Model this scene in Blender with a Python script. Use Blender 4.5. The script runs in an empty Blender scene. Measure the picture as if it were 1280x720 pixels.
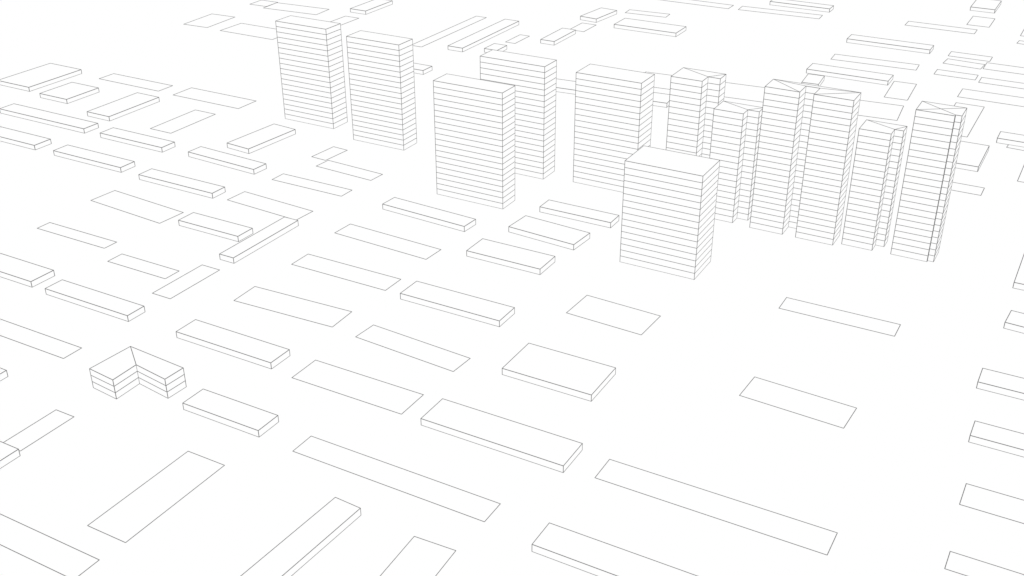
import bpy, math
from mathutils import Vector

G = -29.1          # street-grid bearing, degrees
CAM_H = 250.49     # survey height above ground, metres

# centre x, centre y, length, width, bearing (metres, degrees)
LOW = [
(-337.3,784.7,31.8,46.5,G),(-304.1,749.4,25.8,28.0,G),(-258.2,720.8,19.8,44.3,G),(-300.3,698.1,77.8,11.5,G),
(-231.2,658.8,51.7,10.8,G),(-154.8,661.1,18.1,40.5,-33.6),(-318.6,668.5,73.6,12.2,G),(-247.9,627.8,55.3,10.8,G),
(-168.4,625.0,52.5,10.3,-31.8),(-186.2,590.1,55.0,10.1,G),(-153.7,532.2,40.2,11.1,G),(-127.6,517.2,8.8,49.8,G),
(-249.8,489.8,63.6,13.3,G),(-190.8,453.3,52.3,10.0,G),(-228.9,398.1,46.5,9.8,G),(-119.4,414.8,52.3,12.0,G),
(-108.9,363.1,37.8,11.4,G),(-209.9,347.6,61.2,10.5,G),(-71.2,282.6,11.0,56.7,-32.0),(35.3,276.4,59.1,12.2,G),
(-4.4,348.8,60.8,15.5,G),(19.2,392.8,40.4,22.9,G),(-25.1,450.3,52.4,13.7,G),(-44.3,548.1,53.2,10.5,-32.3),
(19.0,525.4,38.8,16.2,-33.2),(35.6,548.7,41.6,10.4,G),(-0.7,498.1,41.0,15.6,G),(252.1,479.5,18.9,37.2,G),
(229.0,429.6,22.4,12.6,-33.0),(203.0,380.2,30.4,11.7,G),(186.9,343.0,31.1,10.7,G),(316.0,655.6,32.2,13.1,G),
(266.4,634.8,29.8,38.6,G),(294.7,868.4,63.3,13.8,G),(243.0,791.4,58.1,15.8,G),(212.9,775.0,11.6,20.8,-24.9),
(413.5,987.1,19.9,34.8,G),(112.8,916.7,54.2,21.9,G),(73.5,955.3,15.6,33.6,-35.2),(36.9,889.4,11.9,37.8,G),
(-12.6,855.0,11.1,15.3,G),(-21.9,894.1,13.1,89.7,G),(-71.1,805.7,22.3,11.9,G),(-122.2,984.4,16.1,40.2,G),
(252.9,988.4,52.7,12.4,G),(52.6,756.1,119.7,17.8,-24.6),
]
FLAT = [
(-267.2,777.2,57.4,13.8,G),(-203.3,742.7,58.3,18.0,G),(-212.5,696.1,17.5,40.8,G),(-203.4,561.4,54.7,16.4,-33.0),
(-223.7,525.3,48.6,8.2,G),(-131.5,562.6,49.8,13.5,-32.2),(-113.2,591.3,48.9,9.9,G),(-109.9,639.5,10.9,19.8,-33.0),
(-94.8,613.0,40.7,10.8,-32.2),(-179.4,490.3,38.0,9.3,G),(-154.2,474.4,11.2,33.2,G),(-214.9,425.4,66.3,9.8,G),
(-179.8,353.6,9.9,25.3,G),(-123.6,314.9,17.6,47.9,G),(-175.4,298.6,89.9,10.6,G),(-32.6,274.9,15.8,32.2,-26.4),
(-42.5,324.9,82.0,10.9,G),(69.1,309.4,83.5,12.5,G),(-62.6,383.9,53.8,15.6,G),(-42.7,414.0,51.9,12.3,-32.7),
(-100.0,450.3,54.3,15.4,-26.5),(-80.2,484.4,55.4,12.9,G),(-63.5,518.2,57.8,12.8,-31.7),(45.5,442.6,37.3,19.6,-31.6),
(146.4,440.9,51.5,11.6,G),(112.7,372.7,42.2,16.1,-32.3),(171.9,307.3,32.3,13.2,G),(155.9,273.0,34.3,9.4,G),
(318.1,645.8,31.4,11.2,-32.9),(306.3,607.2,22.3,36.9,G),(247.8,589.5,33.2,12.0,G),(292.0,700.1,18.1,65.0,G),
(270.2,758.6,15.4,38.9,-26.3),(334.4,740.2,56.1,19.6,G),(351.4,773.0,39.3,13.3,G),(321.2,794.7,28.5,12.8,G),
(336.1,820.9,27.0,13.4,-33.1),(347.6,839.8,30.0,12.9,G),(366.5,807.2,37.5,17.3,G),(392.2,939.6,17.6,30.7,G),
(352.6,921.6,54.8,13.9,G),(271.1,825.6,62.0,14.7,-26.3),(422.0,902.4,18.7,23.4,G),(408.4,873.1,21.7,9.1,-33.4),
(116.1,966.1,36.3,11.3,-24.6),(58.3,922.1,13.0,23.5,G),(4.4,887.3,8.6,24.1,G),(-50.4,911.2,9.9,100.3,G),
(-253.7,942.9,24.4,36.7,-25.3),(-207.9,910.2,54.3,25.7,G),(-187.7,982.4,54.5,20.2,-24.7),(-219.4,1001.0,18.0,16.4,-26.4),
(-142.8,940.9,14.0,30.2,G),(159.6,1005.5,72.5,13.7,G),(230.4,969.6,69.8,13.2,-25.9),(173.4,749.4,181.3,31.4,-24.5),
]
BOX = ((0,0),(1,0),(1,1),(0,1))
def ell(a,d): return ((0,0),(a,0),(a,d),(1,d),(1,1),(0,1))
def yoke(a,b,d): return ((0,0),(a,0),(a,d),(b,d),(b,0),(1,0),(1,1),(0,1))
# cx, cy, length, width, height, storeys, plan, roof creases
TOWERS = [
(-126.9,698.2,39.0,14.7,64,19,BOX,()),(-78.5,660.2,37.4,14.3,65,20,BOX,()),(3.4,615.6,40.8,14.1,66,20,BOX,()),
(-20.0,574.0,41.9,13.4,65,20,BOX,()),(55.8,594.0,38.4,17.6,64,19,BOX,()),(75.1,495.3,38.6,22.1,53,16,BOX,()),
(97.7,574.8,23.9,17.3,69,21,ell(.72,.5),((2,5),(2,4))),
(115.0,548.7,21.5,13.8,60,18,ell(.72,.5),((2,5),(2,4))),
(146.0,530.0,43.4,13.4,76,24,yoke(.40,.56,.78),((7,1),(4,6),(2,7),(3,6))),
(178.6,516.5,19.4,14.4,61.5,19,ell(.78,.5),((2,5),(2,4))),
(200.3,504.7,20.3,13.9,75,23,((0,0),(.86,0),(.86,.1),(1,.1),(1,1),(0,1)),((0,4),(2,5))),
]

def flat_mat(n, col):
    m = bpy.data.materials.new(n); m.use_nodes = True; nt = m.node_tree; nt.nodes.clear()
    e = nt.nodes.new('ShaderNodeEmission'); e.inputs[0].default_value = (col,col,col,1)
    o = nt.nodes.new('ShaderNodeOutputMaterial'); nt.links.new(e.outputs[0], o.inputs[0]); return m
white = flat_mat("white_surface", 1.0); ink = flat_mat("ink_edge", 0.18)

def build(name, poly, h, nf, creases=()):
    n = len(poly); vs=[]; fs=[]; mi=[]
    cx = sum(p[0] for p in poly)/n; cy = sum(p[1] for p in poly)/n
    R = 0.085 + 0.00017*math.hypot(cx,cy)   # edge-strip radius, heavier on the outer blocks
    if h > 9: R *= 0.85
    hh = max(h, 0.02)
    for p in poly: vs.append((p[0],p[1],0.004))
    for p in poly: vs.append((p[0],p[1],hh))
    fs.append(list(range(n,2*n))); mi.append(0)
    for i in range(n):
        j=(i+1)%n; fs.append([i,j,j+n,i+n]); mi.append(0)
    def line(a,b):
        a=Vector(a); b=Vector(b); d=(b-a).normalized()
        up=Vector((0,0,1)) if abs(d.z)<.9 else Vector((1,0,0))
        x=d.cross(up).normalized(); y=x.cross(d); k=len(vs)
        for p in (a-d*R*.5, b+d*R*.5):
            for t in range(6):
                g=math.pi/3*t; vs.append(tuple(p+(x*math.cos(g)+y*math.sin(g))*R))
        for t in range(6):
            u=(t+1)%6; fs.append([k+t,k+u,k+6+u,k+6+t]); mi.append(1)
    zs=[hh*i/nf for i in range(nf+1)] if h>0 else [hh]
    for z in zs:
        for i in range(n):
            a,b=poly[i],poly[(i+1)%n]; line((a[0],a[1],z),(b[0],b[1],z))
    if h>0:
        for p in poly: line((p[0],p[1],0),(p[0],p[1],hh))
    for a,b in creases: line((*poly[a],hh),(*poly[b],hh))
    me=bpy.data.meshes.new(name); me.from_pydata(vs,[],fs); me.materials.append(white); me.materials.append(ink)
    me.polygons.foreach_set("material_index",mi); me.update()
    bpy.context.collection.objects.link(bpy.data.objects.new(name,me))

def plan(cx,cy,L,W,deg,fr=BOX):
    a=math.radians(deg); ca,sa=math.cos(a),math.sin(a)
    return [(cx+ca*(x-.5)*L-sa*(y-.5)*W, cy+sa*(x-.5)*L+ca*(y-.5)*W) for x,y in fr]

for r in LOW: build("low_rise_building", plan(*r), 3, 1)
for r in FLAT: build("building_footprint", plan(*r), 0, 1)
for cx,cy,L,W,h,nf,fr,cr in TOWERS: build("apartment_tower", plan(cx,cy,L,W,G,fr), h, nf, cr)
build("l_shaped_building", [(-156.7,374.6),(-150.8,385.8),(-136.4,375.1),(-131.3,383.4),(-157.3,400.0),(-168.5,382.8)], 9, 3, ((1,4),))

g=4000
me=bpy.data.meshes.new("ground"); me.from_pydata([(-g,-g,0),(g,-g,0),(g,g*2,0),(-g,g*2,0)],[],[(0,1,2,3)]); me.materials.append(white)
bpy.context.collection.objects.link(bpy.data.objects.new("ground",me))
w=bpy.data.worlds.new("World"); bpy.context.scene.world=w; w.use_nodes=True
w.node_tree.nodes["Background"].inputs[0].default_value=(1,1,1,1)
cam=bpy.data.cameras.new("camera"); co=bpy.data.objects.new("camera",cam); bpy.context.collection.objects.link(co)
co.location=(0,0,CAM_H); co.rotation_euler=(math.radians(90-28.165),0,0)
cam.sensor_width=36; cam.lens=39.79; cam.clip_end=20000
bpy.context.scene.camera=co
bpy.context.scene.view_settings.view_transform='Standard'
